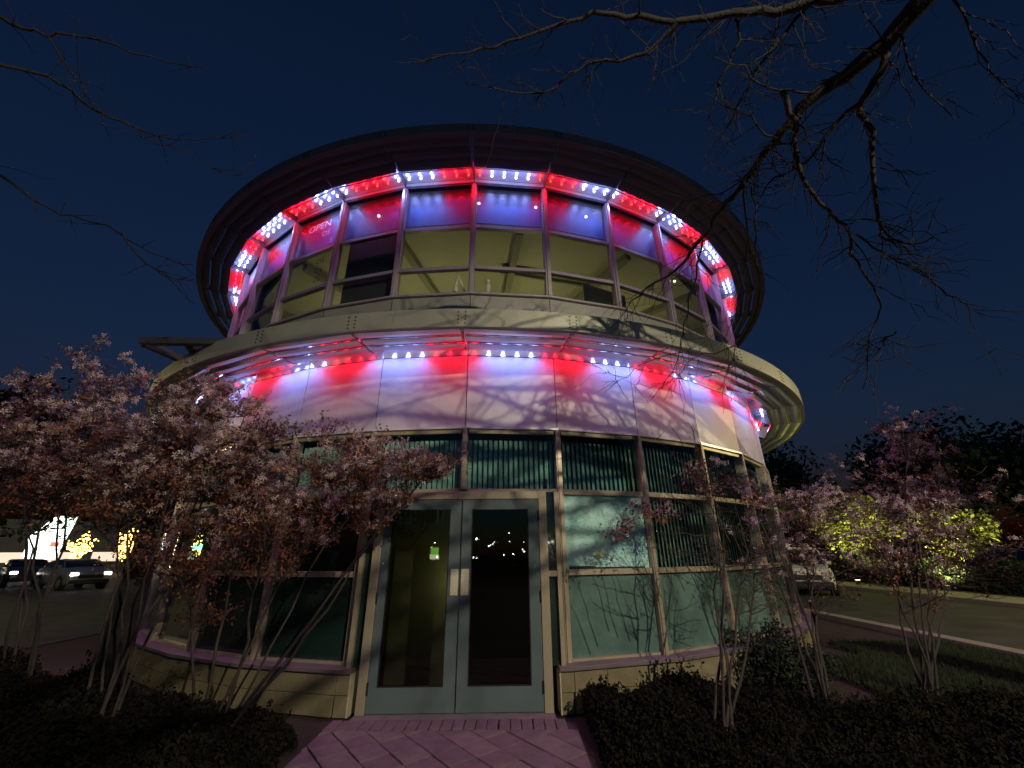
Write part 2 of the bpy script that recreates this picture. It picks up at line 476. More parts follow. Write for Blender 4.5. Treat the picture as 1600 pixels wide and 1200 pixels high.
# dark roller screen behind one bay, dark partitions further round
facet('roller_screen', fbox(RU, -.20, -.18, 5.40, 6.9, .12).me('roller_screen', M['intdark']), -2)
for i, hgt in ((2, 6.62), (3, 6.2)):
    facet('partition', fbox(RU, -1.1, -1.05, 5.32, hgt, .0).me('partition', M['beam']), i)
ring('rear_wall', 7.1, 7.25, 0, 7.8, M['panel_up'], B, math.pi / 2 + .03, 1.5 * math.pi - .03, 24)
def inner_light(name, ang, r, z, W, col, size=.15):
    L = bpy.data.lights.new(name, 'POINT'); L.energy = W; L.color = col; L.shadow_soft_size = size
    o = bpy.data.objects.new(name, L); C.objects.link(o); o.parent = B
    o.location = (r * math.sin(ang), -r * math.cos(ang), z)
    return o
for a in (-42, -14, 12, 44):
    inner_light('room_light', R_(a), 5.1, 5.75, 18, (1, .93, .50))
# little globe lamps just behind the top panes
gl = MB().ball((0, 0, 0), .027, 10, 7).me('globe_lamp', M['lampglow'], True)
for a, z in ((-14.6, 7.35), (.6, 7.42), (9.0, 7.42), (17.0, 7.42), (34, 6.62), (32.5, 6.55)):
    t = R_(a); ob('globe_lamp', gl, B, (7.07 * math.sin(t), -7.07 * math.cos(t), z))

# objects standing on the upper sill
def onring(a, r, z): 
    t = R_(a) + BPH
    return (BX + r * math.sin(t), BY - r * math.cos(t), z)
dl = thing('desk_lamp', 'white jointed desk lamp standing inside the upper window left of the central mullion', 'lamp', onring(-.55, 7.06, 5.386), BPH)
ob('lamp_base', MB().tube([(0, 0, 0), (0, 0, .03)], [.06, .05], 12).me('lamp_base', M['white'], True), dl)
ob('lamp_arm', MB().tube([(0, 0, .02), (-.17, 0, .45)], [.02, .02], 8).tube([(-.17, 0, .45), (-.20, 0, .22)], [.021, .018], 8).me('lamp_arm', M['white'], True), dl)
ob('lamp_shade', MB().tube([(-.195, 0, .26), (-.20, 0, .16), (-.205, 0, .12)], [.02, .035, .05], 10).me('lamp_shade', M['white'], True), dl)
fg = thing('figurine', 'small white standing figurine inside the upper window right of the central mullion', 'figurine', onring(2.1, 7.06, 5.386), BPH)
ob('figure_base', MB().tube([(0, 0, 0), (0, 0, .10), (0, 0, .13)], [.085, .07, .03], 10).me('figure_base', M['white'], True), fg)
ob('figure_body', MB().tube([(0, 0, .12), (0, 0, .2), (.01, 0, .27), (0, 0, .31)], [.035, .045, .04, .018], 10).me('figure_body', M['white'], True), fg)
ob('figure_head', MB().ball((0, 0, .345), .038, 10, 7).me('figure_head', M['white'], True), fg)

# lettering on the panes of one bay
def lettering(txt, size, x, z, bay, mt, shear=0, name='lettering', align='CENTER'):
    cu = bpy.data.curves.new(name, 'FONT'); cu.body = txt; cu.size = size; cu.align_x = align
    cu.resolution_u = 3; cu.space_line = .95
    o = bpy.data.objects.new(name, cu)
    C.objects.link(o)
    bpy.context.view_layer.update()
    dg = bpy.context.evaluated_depsgraph_get()
    me = bpy.data.meshes.new_from_object(o.evaluated_get(dg))
    bpy.data.objects.remove(o)
    me.transform(Matrix.Translation((x, -(ap(RU) - .040), z)) @ Matrix.Rotation(R_(90), 4, 'X'))
    me.materials.clear(); me.materials.append(mt)
    return facet(name, me, bay)
lettering('OPEN', .23, .02, 7.34, -3, M['decal'])
lettering('OS', .17, .22, 7.13, -3, M['decal'])
lettering('S', .15, .40, 6.90, -3, M['decal'])
lettering('OS', .16, .22, 6.48, -3, M['decald'])
lettering('OS', .14, .22, 6.28, -3, M['decald'])
lettering('OS', .14, .22, 6.08, -3, M['decald'])

# --- lower storey glazing
LZ = (.42, 1.364, 2.33, 3.155)
ml = MB().box(-.022, .022, -RL - .03, -RL - .012, .42, 3.155).box(-.036, .036, -RL - .012, -RL + .12, .42, 3.155).me('mullion', M['mullion'])
ml0 = MB().box(-.022, .022, -RL - .03, -RL - .012, 2.35, 3.155).box(-.036, .036, -RL - .012, -RL + .12, 2.35, 3.155).me('mullion', M['mullion'])
for i in VER: vert('mullion', ml0 if i == 0 else ml, i)
t_l = [tr_(RL, z - .032, z + .032, M['mullion'], d1=.004) for z in LZ[1:3]] + [tr_(RL, 3.10, 3.155, M['mullion']), tr_(RL, .42, .46, M['mullion'])]
slv = MB()
a_ = ap(RL) - .16
for q in range(17):
    xx = -.56 + q * .07
    c, s_ = .024, .012
    slv.prism([(xx - c, -a_ - s_), (xx + c, -a_ + s_), (xx + c, -a_ + s_ + .003), (xx - c, -a_ - s_ + .003)], 2.30, 3.04, 'z')
slat_m = slv.me('vertical_blind', M['slat'])
slv = MB()
for q in range(17):
    xx = -.56 + q * .07
    slv.prism([(xx - c, -a_ - s_), (xx + c, -a_ + s_), (xx + c, -a_ + s_ + .003), (xx - c, -a_ - s_ + .003)], 1.36, 2.30, 'z')
slat_m2 = slv.me('vertical_blind', M['slat'])
pl = {'A': pane(RL, LZ[2] + .03, LZ[3] - .05, M['glass_teal']), 'B': pane(RL, LZ[1] + .03, LZ[2] - .03, M['glass_teal']),
      'C': pane(RL, LZ[0] + .03, LZ[1] - .03, M['spandrel']), 'CD': pane(RL, LZ[0] + .03, LZ[1] - .03, M['spandrel_dark']),
      'S': pane(RL, LZ[1] + .03, LZ[2] - .03, M['crazed'], name='crazed_pane')}
bk_ = fbox(RL, -.60, -.55, 0, 3.1, 0).me('back_wall', M['intdark'])
for i in FAC:
    if i in (-1, 0):
        facet('transom', t_l[1], i); facet('transom', t_l[2], i)
        facet('window_pane', pl['A'], i); facet('vertical_blind', slat_m, i)
        continue
    for t in t_l: facet('transom', t, i)
    facet('window_pane', pl['A'], i)
    if i == 1: 
        # the crazed bay: narrow plain strip beside the door frame, then the crazed pane
        tag(facet('crazed_pane', pl['S'], i), 'crazed pale teal safety glass pane')
    else:
        facet('window_pane', pl['B'], i)
    facet('window_pane', pl['C'] if i > 0 else pl['CD'], i)
    facet('back_wall', bk_, i)
    if i >= 1 or i < -1: facet('vertical_blind', slat_m, i)
    if i >= 2: facet('vertical_blind', slat_m2, i)
# yellow note and dark patches on the crazed pane
facet('sticker', MB().box(-.16, -.11, -(ap(RL) - .04), -(ap(RL) - .046), 1.52, 1.60).me('sticker', mat('yellow_sticker', (.85, .75, .12), .6)), 1)
facet('dark_patch', MB().box(-.55, -.20, -(ap(RL) - .03), -(ap(RL) - .046), 1.395, 1.43).box(-.2, .5, -(ap(RL) - .032), -(ap(RL) - .046), 1.395, 1.415).me('dark_patch', M['joint']), 1)

# --- door bay: flat frame centred on the corner, a little proud of the glass
DY = 7.33             # distance of the door face from the centre
DH = 2.215
def dob(name, me, parent=None, **k): return ob(name, me, parent or B, **k)
fr = MB()
fr.box(-1.055, -.955, -DY - .015, -DY + .16, 0, DH + .10); fr.box(.955, 1.055, -DY - .015, -DY + .16, 0, DH + .10)
fr.box(-.955, .955, -DY - .015, -DY + .16, DH + .005, DH + .10)
dob('door_frame', fr.me('door_frame', M['mullion']), bevel=.006)
for q in (MB().box(1.16, 1.21, -DY + .02, -DY + .16, .42, DH + .1), MB().box(1.057, 1.158, -DY + .03, -DY + .15, 1.33, 1.39), MB().box(-1.21, -1.16, -DY + .02, -DY + .16, .42, DH + .1)):
    dob('side_frame', q.me('side_frame', M['mullion']))
dob('side_pane', mesh('side_pane', [(1.055, -DY + .08, .42), (1.16, -DY + .08, .42), (1.16, -DY + .08, DH + .1), (1.055, -DY + .08, DH + .1)], [(0, 1, 2, 3)], M['spandrel_dark']))
dob('side_pane', mesh('side_pane', [(-1.16, -DY + .08, .42), (-1.055, -DY + .08, .42), (-1.055, -DY + .08, DH + .1), (-1.16, -DY + .08, DH + .1)], [(0, 1, 2, 3)], M['spandrel_dark']))
dob('threshold', MB().box(-1.06, 1.06, -DY - .17, -DY + .16, -.02, .022).me('threshold', M['conc']), bevel=.006)
for s in (-1, 1):
    x0, x1 = (-.950, -.008) if s < 0 else (.008, .950)
    st, sb, stp = .165, .27, .10
    if s < 0: gx0, gx1 = x0 + .10, x1 - .13
    else: gx0, gx1 = x0 + .12, x1 - .125
    gz0, gz1 = .26, DH - .115
    y0, y1 = -DY, -DY + .05
    dm = MB().box(x0, gx0, y0, y1, .03, DH).box(gx1, x1, y0, y1, .03, DH).box(gx0, gx1, y0, y1, .03, gz0).box(gx0, gx1, y0, y1, gz1, DH)
    d = dob('door', dm.me('door', M['door']))
    ob('glazing_bead', MB().box(gx0, gx0 + .012, y0 - .004, y0 + .02, gz0, gz1).box(gx1 - .012, gx1, y0 - .004, y0 + .02, gz0, gz1)
       .box(gx0 + .012, gx1 - .012, y0 - .004, y0 + .02, gz0, gz0 + .012).box(gx0 + .012, gx1 - .012, y0 - .004, y0 + .02, gz1 - .012, gz1).me('glazing_bead', M['joint']), d)
    ob('door_pane', mesh('door_pane', [(gx0, y0 + .025, gz0), (gx1, y0 + .025, gz0), (gx1, y0 + .025, gz1), (gx0, y0 + .025, gz1)], [(0, 1, 2, 3)], M['glass_dark']), d)
    px = -.062 if s < 0 else .062
    ob('handle_plate', MB().box(px - .045, px + .045, y0 - .006, y0 + .001, 1.14, 1.42).me('handle_plate', M['plate']), d, bevel=.003)
    hx = x1 + .0 if s > 0 else x0
    for z in (2.02, 1.12, .25): ob('hinge', MB().tube([(hx, y0 - .008, z - .06), (hx, y0 - .008, z + .06)], [.012, .012], 8).me('hinge', M['joint']), d)
# vestibule behind the doors
dob('vestibule', MB().box(-1.1, -1.08, -7.1, -5.2, 0, 2.5).box(1.08, 1.1, -7.1, -5.2, 0, 2.5).box(-1.1, 1.1, -7.0, -5.2, 2.5, 2.52).box(-3.6, 1.1, -5.1, -5.0, 0, 2.5).me('vestibule', M['intdark']))
dob('lit_wall', MB().box(-1.07, -.12, -6.2, -6.15, 0, 2.45).me('lit_wall', M['beam']))
inner_light('vestibule_light', R_(-1.6), 6.5, 1.25, 2.4, (1, .95, .45), .1)

# --- stone base and sill
capm = fbox(RL, -.02, .20, .395, .435, 0).me('base_cap', M['cap'])
def basebay(i, xa=None, xb=None):
    a = ap(RL) + .16
    wv = a * math.tan(HH)
    xa = -wv if xa is None else xa; xb = wv if xb is None else xb
    for (z0, z1, off) in ((0, .19, 0), (.196, .392, .33)):
        x = xa
        cuts = [xa]; q = -wv + off * 1.2
        while q < xb:
            if q > xa + .08: cuts.append(q)
            q += .64
        cuts.append(xb)
        for u, v in zip(cuts[:-1], cuts[1:]):
            if v - u < .03: continue
            facet('stone_block', MB().box(u + .003, v - .003, -a - random.uniform(0, .004), -a + .12, z0, z1).me('stone_block', M['stone']), i, bevel=.004)
for i in range(-7, 7):
    if i in (-1, 0): continue
    basebay(i); facet('base_cap', capm, i, bevel=.004)
# ends of the base beside the door
for s, i in ((-1, -1), (1, 0)):
    a = ap(RL) + .16; wv = a * math.tan(HH)
    cut = .50
    if s < 0:
        basebay(-1, -wv, -cut)
        facet('base_cap', MB().prism([(-(ap(RL) - .02) * math.tan(HH), -(ap(RL) - .02)), (-(ap(RL) + .2) * math.tan(HH), -(ap(RL) + .2)), (-cut + .02, -(ap(RL) + .2)), (-cut + .02, -(ap(RL) - .02))], .395, .435, 'z').me('base_cap', M['cap']), -1)
        facet('end_stone', MB().box(-cut, -cut + .015, -a - .005, -a + .18, .0, .392).me('end_stone', M['stone_end_lit']), -1)
    else:
        basebay(0, cut, wv)
        facet('base_cap', MB().prism([((ap(RL) - .02) * math.tan(HH), -(ap(RL) - .02)), ((ap(RL) + .2) * math.tan(HH), -(ap(RL) + .2)), (cut - .02, -(ap(RL) + .2)), (cut - .02, -(ap(RL) - .02))], .395, .435, 'z').me('base_cap', M['cap']), 0)
        facet('end_stone', MB().box(cut - .015, cut, -a - .005, -a + .18, .0, .392).me('end_stone', M['stone_end_lit']), 0)

# steel outrigger frame reaching out past the left end of the lower canopy
of = thing('outrigger_frame', 'dark open triangular steel frame reaching out beyond the left end of the lower canopy', 'frame', (-5.0, 5.9, 0))
def bar(p, q, wd=.045, h=.10):
    p = np.array(p, float); q = np.array(q, float); d = q - p; d /= np.linalg.norm(d); e = np.array([-d[1], d[0], 0]) * wd
    m = MB(); m.V = [tuple(v + np.array([0, 0, z])) for z in (-h / 2, h / 2) for v in (p - e, q - e, q + e, p + e)]
    m.F = [(0, 3, 2, 1), (4, 5, 6, 7), (0, 1, 5, 4), (1, 2, 6, 5), (2, 3, 7, 6), (3, 0, 4, 7)]
    return m
Z_ = 4.5
for p, q in (((-.42, -.62, Z_), (1.0, -.55, Z_)), ((-.43, -.55, Z_), (-.28, .05, Z_)), ((.20, -.50, Z_), (.0, .05, Z_ - .02)), ((-.34, .0, Z_), (.45, .12, Z_))):
    ob('beam', bar(p, q).me('beam', M['bracket']), of)

# ------------------------------------------------------------------ woody plants
def limb(mb, p0, p1, r0, r1, wob=.12, n=6, sides=5, sag=0.0):
    p0 = np.array(p0, float); p1 = np.array(p1, float)
    L = np.linalg.norm(p1 - p0)
    pts = []
    off = np.zeros(3)
    for i in range(n + 1):
        t = i / n
        if 0 < i: off = off + rng.normal(0, wob * L / n, 3)
        e = off * (1 - t * .0)
        pts.append(p0 + (p1 - p0) * t + off * math.sin(math.pi * min(t * .5 + .5 * 0, 1)) + np.array([0, 0, sag * math.sin(math.pi * t) * L]))
    rad = [r0 + (r1 - r0) * (i / n) for i in range(n + 1)]
    mb.tube(pts, rad, sides, False)
    return pts, rad

def scatter(tmplV, tmplF, P, scale, normal=None, jitter=None):
    # random orientation instancing into one mesh
    n = len(P)
    q = rng.normal(size=(n, 4)); q /= np.linalg.norm(q, axis=1)[:, None]
    a, b, c, d = q.T
    Rm = np.stack([np.stack([1 - 2 * (c * c + d * d), 2 * (b * c - a * d), 2 * (b * d + a * c)], -1),
                   np.stack([2 * (b * c + a * d), 1 - 2 * (b * b + d * d), 2 * (c * d - a * b)], -1),
                   np.stack([2 * (b * d - a * c), 2 * (c * d + a * b), 1 - 2 * (b * b + c * c)], -1)], 1)
    T = np.asarray(tmplV, float)
    V = np.einsum('nij,kj->nki', Rm, T) * np.asarray(scale)[:, None, None] + P[:, None, :]
    F = np.asarray(tmplF)[None] + (np.arange(n) * len(T))[:, None, None]
    return V.reshape(-1, 3), F.reshape(-1, len(tmplF[0]))

LEAF_V = [(0, 0, 0), (.28, .5, .06), (0, 1, 0), (-.28, .5, .06)]
LEAF_F = [(0, 1, 2, 3)]
# five strap petals
FV = []; FF = []
for k_ in range(5):
    t = 2 * math.pi * k_ / 5; c, s = math.cos(t), math.sin(t)
    b = len(FV)
    for (r, wd, z) in ((0.05, 0, 0), (.55, .17, .22), (1, 0, .15), (.55, -.17, .22)):
        FV.append((r * c - wd * s, r * s + wd * c, z))
    FF.append((b, b + 1, b + 2, b + 3))

def ell(c, r, n):
    v = rng.normal(size=(n, 3)); v /= np.linalg.norm(v, axis=1)[:, None]
    u = rng.random(n) ** (1 / 2.2)
    return np.array(c) + v * u[:, None] * np.array(r)

def shrub(name, label, base, stems, vols, nbr, ntw, nleaf, nflow, leafm=('leafb', 'leafo'), lsz=.034, fsz=.033, group='flowering shrubs around the round building', r0=.028, cat='shrub', spread=.25, flower_top=True):
    root = thing(name, label, cat, (base[0], base[1], 0), 0, group)
    b0 = np.array([base[0], base[1], 0.0])
    tb = MB(); bb = MB(); tips = []
    starts = []
    for s in range(stems):
        a = 2 * math.pi * s / stems + rng.uniform(-.5, .5)
        p0 = np.array([math.cos(a) * spread * .3, math.sin(a) * spread * .3, -.03])
        vol = vols[s % len(vols)]
        tgt = ell(vol[0], [x * .6 for x in vol[1]], 1)[0] - b0
        pts, rad = limb(tb, p0, tgt, r0 * rng.uniform(.7, 1.15), .006, .16, 9, 6, 0)
        starts.append((pts, rad))
    allp = [(p, r) for pts, rad in starts for p, r in list(zip(pts, rad))[2:]]
    P0 = np.array([p for p, r in allp]); RR = [r for p, r in allp]
    seg = []
    tot = sum(v[2] for v in vols)
    for vol in vols:
        tg = ell(vol[0], vol[1], max(1, int(nbr * vol[2] / tot))) - b0
        for t in tg:
            d = np.linalg.norm(P0 - t, axis=1) + np.maximum(0, P0[:, 2] - t[2]) * 1.0 + rng.uniform(0, .3, len(P0))
            j = int(np.argmin(d))
            pts, rad = limb(bb, P0[j], t, min(RR[j] * .55, .010), .0028, .17, 6, 4)
            seg += pts[2:]
    seg = np.array(seg)
    for _ in range(ntw):
        p = seg[rng.integers(len(seg))]
        d = rng.normal(0, 1, 3); d[2] = abs(d[2]) * .8 + .25; d /= np.linalg.norm(d)
        L = rng.uniform(.08, .26)
        pts, rad = limb(bb, p, p + d * L, .0026, .0012, .18, 3, 3)
        tips.append(pts[-1]); tips.append(pts[-2])
    ob('trunk', tb.me('trunk', M['stem'], True), root)
    ob('branches', bb.me('branches', M['stem'], True), root)
    tips = np.array(tips)
    for q, lm in enumerate(leafm):
        n = nleaf // len(leafm)
        P = tips[np.minimum((len(tips) * rng.random(n) ** 1.7).astype(int), len(tips) - 1)] + rng.normal(0, .027, (n, 3))
        V, F = scatter(LEAF_V, LEAF_F, P, lsz * rng.uniform(.6, 1.3, n))
        ob('leaves', fast_mesh('leaves', V, F, M[lm]), root)['kind'] = 'stuff'
    if nflow:
        nt_ = max(1, nflow // 6)
        if flower_top:
            zz = tips[:, 2] + rng.normal(0, .25, len(tips)); sel = tips[np.argsort(-zz)[:max(10, int(len(tips) * .7))]]
        else: sel = tips
        cc = sel[rng.integers(len(sel), size=nt_)]
        P = np.repeat(cc, 6, 0) + rng.normal(0, .028, (nt_ * 6, 3)) + np.array([0, 0, .02])
        V, F = scatter(FV, FF, P, fsz * rng.uniform(.7, 1.2, len(P)))
        ob('blossom', fast_mesh('blossom', V, F, M['petal']), root)['kind'] = 'stuff'
    return root

def vol(c, r, wgt=1): return (c, r, wgt)
shrub('serviceberry', 'broad serviceberry with bronze leaves and pale blossom reaching toward the left door', (-2.75, 4.55), 7,
      [vol((-2.35, 4.35, 2.25), (1.05, .6, .75), 5), vol((-1.45, 4.3, 2.35), (.55, .45, .45), 2), vol((-.95, 4.2, 2.33), (.36, .3, .16), .8), vol((-2.9, 4.5, 1.6), (.8, .5, .6), 2)], 230, 1900, 19000, 4300, r0=.017)
shrub('serviceberry', 'dark serviceberry with mauve blossom rising before the left edge of the building', (-3.55, 4.35), 6,
      [vol((-3.5, 4.1, 2.5), (.95, .7, .75), 4), vol((-3.3, 4.2, 3.0), (.5, .5, .35), 1), vol((-3.9, 4.3, 1.9), (.8, .6, .45), .8)], 180, 1300, 9500, 3400, r0=.017)
shrub('serviceberry', 'tall loose serviceberry at the far left with blossom against the night sky', (-5.0, 5.0), 6,
      [vol((-4.7, 4.3, 2.45), (1.1, .8, .8), 4), vol((-4.45, 4.1, 3.2), (.55, .5, .45), 1), vol((-5.7, 4.6, 2.6), (.9, .8, .7), 1.6)], 170, 1000, 7000, 3000, r0=.016)
shrub('serviceberry', 'nearly bare serviceberry with a few reddish tufts in front of the teal glazing', (1.83, 4.55), 5,
      [vol((2.0, 4.65, 2.1), (.75, .45, .85), 3), vol((2.4, 4.7, 1.4), (.7, .4, .6), 2)], 90, 330, 0, 0, r0=.020)
shrub('serviceberry', 'blossoming serviceberry spreading in front of the parked white van', (3.2, 5.2), 6,
      [vol((3.8, 5.25, 2.0), (.95, .6, .55), 3), vol((3.4, 5.3, 1.45), (.8, .6, .6), 2.5), vol((2.9, 5.1, 2.1), (.5, .4, .5), .6)], 150, 800, 1700, 900, r0=.017)
shrub('serviceberry', 'tallest right-hand serviceberry standing over the grass edge by the road', (4.55, 5.5), 7,
      [vol((5.4, 5.6, 2.15), (1.25, .8, .75), 4), vol((5.35, 5.5, 2.95), (.4, .4, .45), .8), vol((4.8, 5.6, 1.5), (.9, .7, .7), 2.5), vol((6.2, 5.9, 1.5), (.8, .6, .6), 2)], 240, 1300, 5200, 2900, r0=.017)
# reddish leaf-and-blossom tufts on the nearly bare shrub
tuft = [o for o in C.objects if o.name.startswith('serviceberry') and o.get('label', '').startswith('nearly bare')][0]
TC = [(1.47, 4.6, 1.97), (1.36, 4.6, 2.02), (1.62, 4.6, 1.95), (2.02, 4.5, 2.42), (1.95, 4.55, 2.3), (2.15, 4.5, 2.2), (2.6, 4.6, 2.1), (1.2, 4.6, 1.86), (2.45, 4.6, 2.3), (1.1, 4.6, 1.78)]
Pl, Pf = [], []
lb = MB()
for (x, y, z) in TC:
    c = np.array([x - 1.83, y - 4.55, z])
    s = .075 if x != 1.2 else .04
    Pl.append(c + rng.normal(0, s, (75, 3)) * [1, 1, .7]); Pf.append(c + [0, 0, .06] + rng.normal(0, s * .8, (22, 3)))
    limb(lb, (np.clip(c[0] + .25, -.5, .6), 0.05, z - .75), c, .006, .002, .16, 6, 4)
Pl = np.concatenate(Pl); Pf = np.concatenate(Pf)
V, F = scatter(LEAF_V, LEAF_F, Pl, .04 * rng.uniform(.6, 1.3, len(Pl))); ob('leaves', fast_mesh('leaves', V, F, M['leafb']), tuft)['kind'] = 'stuff'
V, F = scatter(FV, FF, Pf, .026 * rng.uniform(.7, 1.2, len(Pf))); ob('blossom', fast_mesh('blossom', V, F, M['petal']), tuft)['kind'] = 'stuff'
ob('branches', lb.me('branches', M['stem'], True), tuft)

# a single thicker dark trunk among the left shrubs
tk = thing('young_tree', 'single thick dark trunk standing between the left shrubs at the building edge', 'tree', (-3.95, 4.75, 0))
ttb = MB(); limb(ttb, (0, 0, -.05), (.05, -.1, 2.6), .15, .10, .03, 10, 10)
for q in range(5): limb(ttb, (.03, -.08, 2.3 + q * .06), (rng.uniform(-.8, .8), rng.uniform(-.4, .4), 3.1 + rng.uniform(-.2, .1)), .045, .01, .12, 6, 6)
ob('trunk', ttb.me('trunk', M['barkd'], True), tk)

# overhead tree: control points given by direction from the eye and distance, then swept as real limbs
cp, sp_ = math.cos(PITCH), math.sin(PITCH)
def ray(px, py, dist):
    u0, v0 = (px - 800) / F_PX, -(py - 600) / F_PX
    c, s = math.cos(-ROLL), math.sin(-ROLL)
    u = u0 * c + v0 * s; v = -u0 * s + v0 * c
    d = np.array([u, cp - v * sp_, sp_ + v * cp])
    d /= np.linalg.norm(d)
    return d * dist + np.array([0, 0, CAM_H])
def path_pts(pts, d0, d1, sub=3, wob=.012):
    P = [ray(x, y, d0 + (d1 - d0) * i / max(1, len(pts) - 1)) for i, (x, y) in enumerate(pts)]
    out = []
    n = len(P)
    for i in range(n - 1):
        a, b, c, d = P[max(i - 1, 0)], P[i], P[i + 1], P[min(i + 2, n - 1)]
        for j in range(sub):
            t = j / sub
            out.append(.5 * ((2 * b) + (-a + c) * t + (2 * a - 5 * b + 4 * c - d) * t * t + (-a + 3 * b - 3 * c + d) * t ** 3) + rng.normal(0, wob, 3))
    out.append(P[-1])
    return out
TR = (6.6, 1.5)
ot = thing('overhanging_tree', 'bare dark tree whose limbs hang over the right of the roof against the sky', 'tree', (TR[0], TR[1], 0))
T0 = np.array([TR[0], TR[1], 0.0])
trunk = MB(); brs = MB(); tw = MB()
fork = ray(1500, -90, 5.0)
tr_pts = [T0 + [0, 0, -.1], T0 + [-.05, 0, 1.5], T0 + [-.2, .1, 3.0], T0 + [-.7, .2, 4.3], (T0 + [-.7, .2, 4.3]) * .35 + fork * .65 + [0, 0, .3], fork]
trunk.tube([p - T0 for p in tr_pts], [.28, .24, .21, .17, .13, .12], 12)
limbs = [
 ([(1500, -90), (1480, -20), (1414, 54), (1348, 114), (1288, 150), (1252, 190)], 5.0, 4.9, .085, .045),
 ([(1252, 190), (1216, 228), (1168, 288), (1132, 336), (1102, 380), (1060, 425), (1010, 455), (985, 478)], 4.9, 4.6, .04, .006),
 ([(1500, -90), (1420, -40), (1330, 2), (1262, 14), (1200, 26), (1130, 33), (1066, 38), (990, 27), (935, 22), (880, 45), (800, 68), (740, 80), (648, 89)], 5.2, 4.3, .055, .004),
 ([(1066, 40), (1040, 72), (1000, 92), (940, 95), (900, 122), (860, 148), (800, 142), (735, 128)], 4.7, 4.4, .022, .004),
 ([(1160, 34), (1152, 90), (1128, 148), (1112, 196)], 4.9, 4.7, .014, .005),
 ([(1275, 15), (1234, 62), (1204, 95), (1176, 140), (1156, 190), (1130, 215)], 5.0, 4.8, .016, .004),
 ([(1288, 150), (1240, 150), (1190, 140), (1160, 105), (1120, 95)], 4.9, 4.7, .013, .004),
 ([(1234, 150), (1246, 198), (1252, 240), (1267, 300), (1300, 336), (1330, 378), (1342, 420), (1378, 474), (1362, 530), (1348, 618)], 4.7, 4.4, .026, .004),
 ([(1400, 70), (1385, 120), (1350, 172), (1366, 212), (1369, 270), (1378, 354), (1390, 382), (1432, 390), (1462, 384)], 4.9, 4.5, .035, .005),
 ([(1350, 172), (1300, 215), (1262, 262), (1215, 285), (1185, 330)], 4.8, 4.6, .018, .005),
 ([(1183, 296), (1187, 350), (1182, 408), (1190, 436)], 4.5, 4.4, .009, .004),
 ([(1342, 378), (1390, 408), (1450, 444), (1498, 480), (1516, 534)], 4.5, 4.3, .010, .003),
 ([(1399, 528), (1382, 548), (1364, 568)], 4.3, 4.3, .007, .003),
 ([(1216, 228), (1190, 262), (1150, 300), (1110, 310), (1060, 322)], 4.8, 4.6, .012, .003),
 ([(1102, 380), (1090, 440), (1078, 482), (1067, 524), (1060, 566), (1034, 613)], 4.5, 4.3, .010, .003),
 ([(1062, 552), (1010, 572), (975, 590), (945, 585)], 4.4, 4.3, .006, .002),
 ([(1168, 288), (1172, 380), (1158, 470), (1150, 545), (1137, 592)], 4.6, 4.3, .010, .003),
 ([(1150, 545), (1100, 560), (1070, 572)], 4.4, 4.3, .006, .002),
 ([(985, 478), (970, 500), (955, 515)], 4.5, 4.4, .005, .002),
 ([(1252, 240), (1215, 228), (1180, 190), (1150, 180), (1110, 150)], 4.7, 4.6, .012, .003),
 ([(1414, 54), (1440, 130), (1500, 200)], 4.9, 4.6, .010, .003),
 ([(1480, -20), (1530, 60), (1560, 130), (1600, 170)], 5.0, 4.8, .010, .003),
]
segs = []
for pts, d0, d1, r0, r1 in limbs:
    P = path_pts(pts, d0, d1)
    n = len(P)
    rad = [r0 + (r1 - r0) * (i / (n - 1)) ** .8 for i in range(n)]
    (brs).tube([p - T0 for p in P], rad, 8 if r0 > .03 else 6, False)
    segs += [(P[i], P[i + 1] - P[i], rad[i]) for i in range(1, n - 1)]
for _ in range(430):
    p, d, r = segs[rng.integers(len(segs))]
    if r > .06 and rng.random() < .6: continue
    d = d / (np.linalg.norm(d) + 1e-9)
    e = d * .6 + rng.normal(0, .7, 3) + np.array([0, 0, -.15]); e /= np.linalg.norm(e)
    L = rng.uniform(.12, .6)
    pts, rad = limb(tw, p - T0, p - T0 + e * L, min(r * .5, .0055), .0018, .34, 7, 4)
    for q in (2, 3, 4):
        if rng.random() < .6:
            f = e + rng.normal(0, .7, 3); f /= np.linalg.norm(f)
            limb(tw, pts[q], pts[q] + f * rng.uniform(.06, .28), .0028, .0013, .2, 4, 3)
# more limbs out of view, over and behind the camera, that the street lamp shines through
for _ in range(17):
    a = rng.uniform(R_(150), R_(262)); 
    p1 = np.array([rng.uniform(.5, 3.9), rng.uniform(-5.5, .2), rng.uniform(4.4, 6.0)])
    P0_ = T0 + [-.7 * rng.random(), .2, 3.3 + rng.random()]
    pts, rad = limb(brs, P0_ - T0, p1 - T0, .04, .008, .12, 9, 6, .08)
    for q in range(3, 10):
        for _k in range(3):
            f = rng.normal(0, 1, 3); f[2] *= .5; f /= np.linalg.norm(f)
            limb(brs, pts[q], pts[q] + f * rng.uniform(.5, 1.4), .011, .003, .2, 6, 4)
ob('trunk', trunk.me('trunk', M['bark'], True), ot)
ob('branches', brs.me('branches', M['bark'], True), ot)
ob('twigs', tw.me('twigs', M['bark'], True), ot)

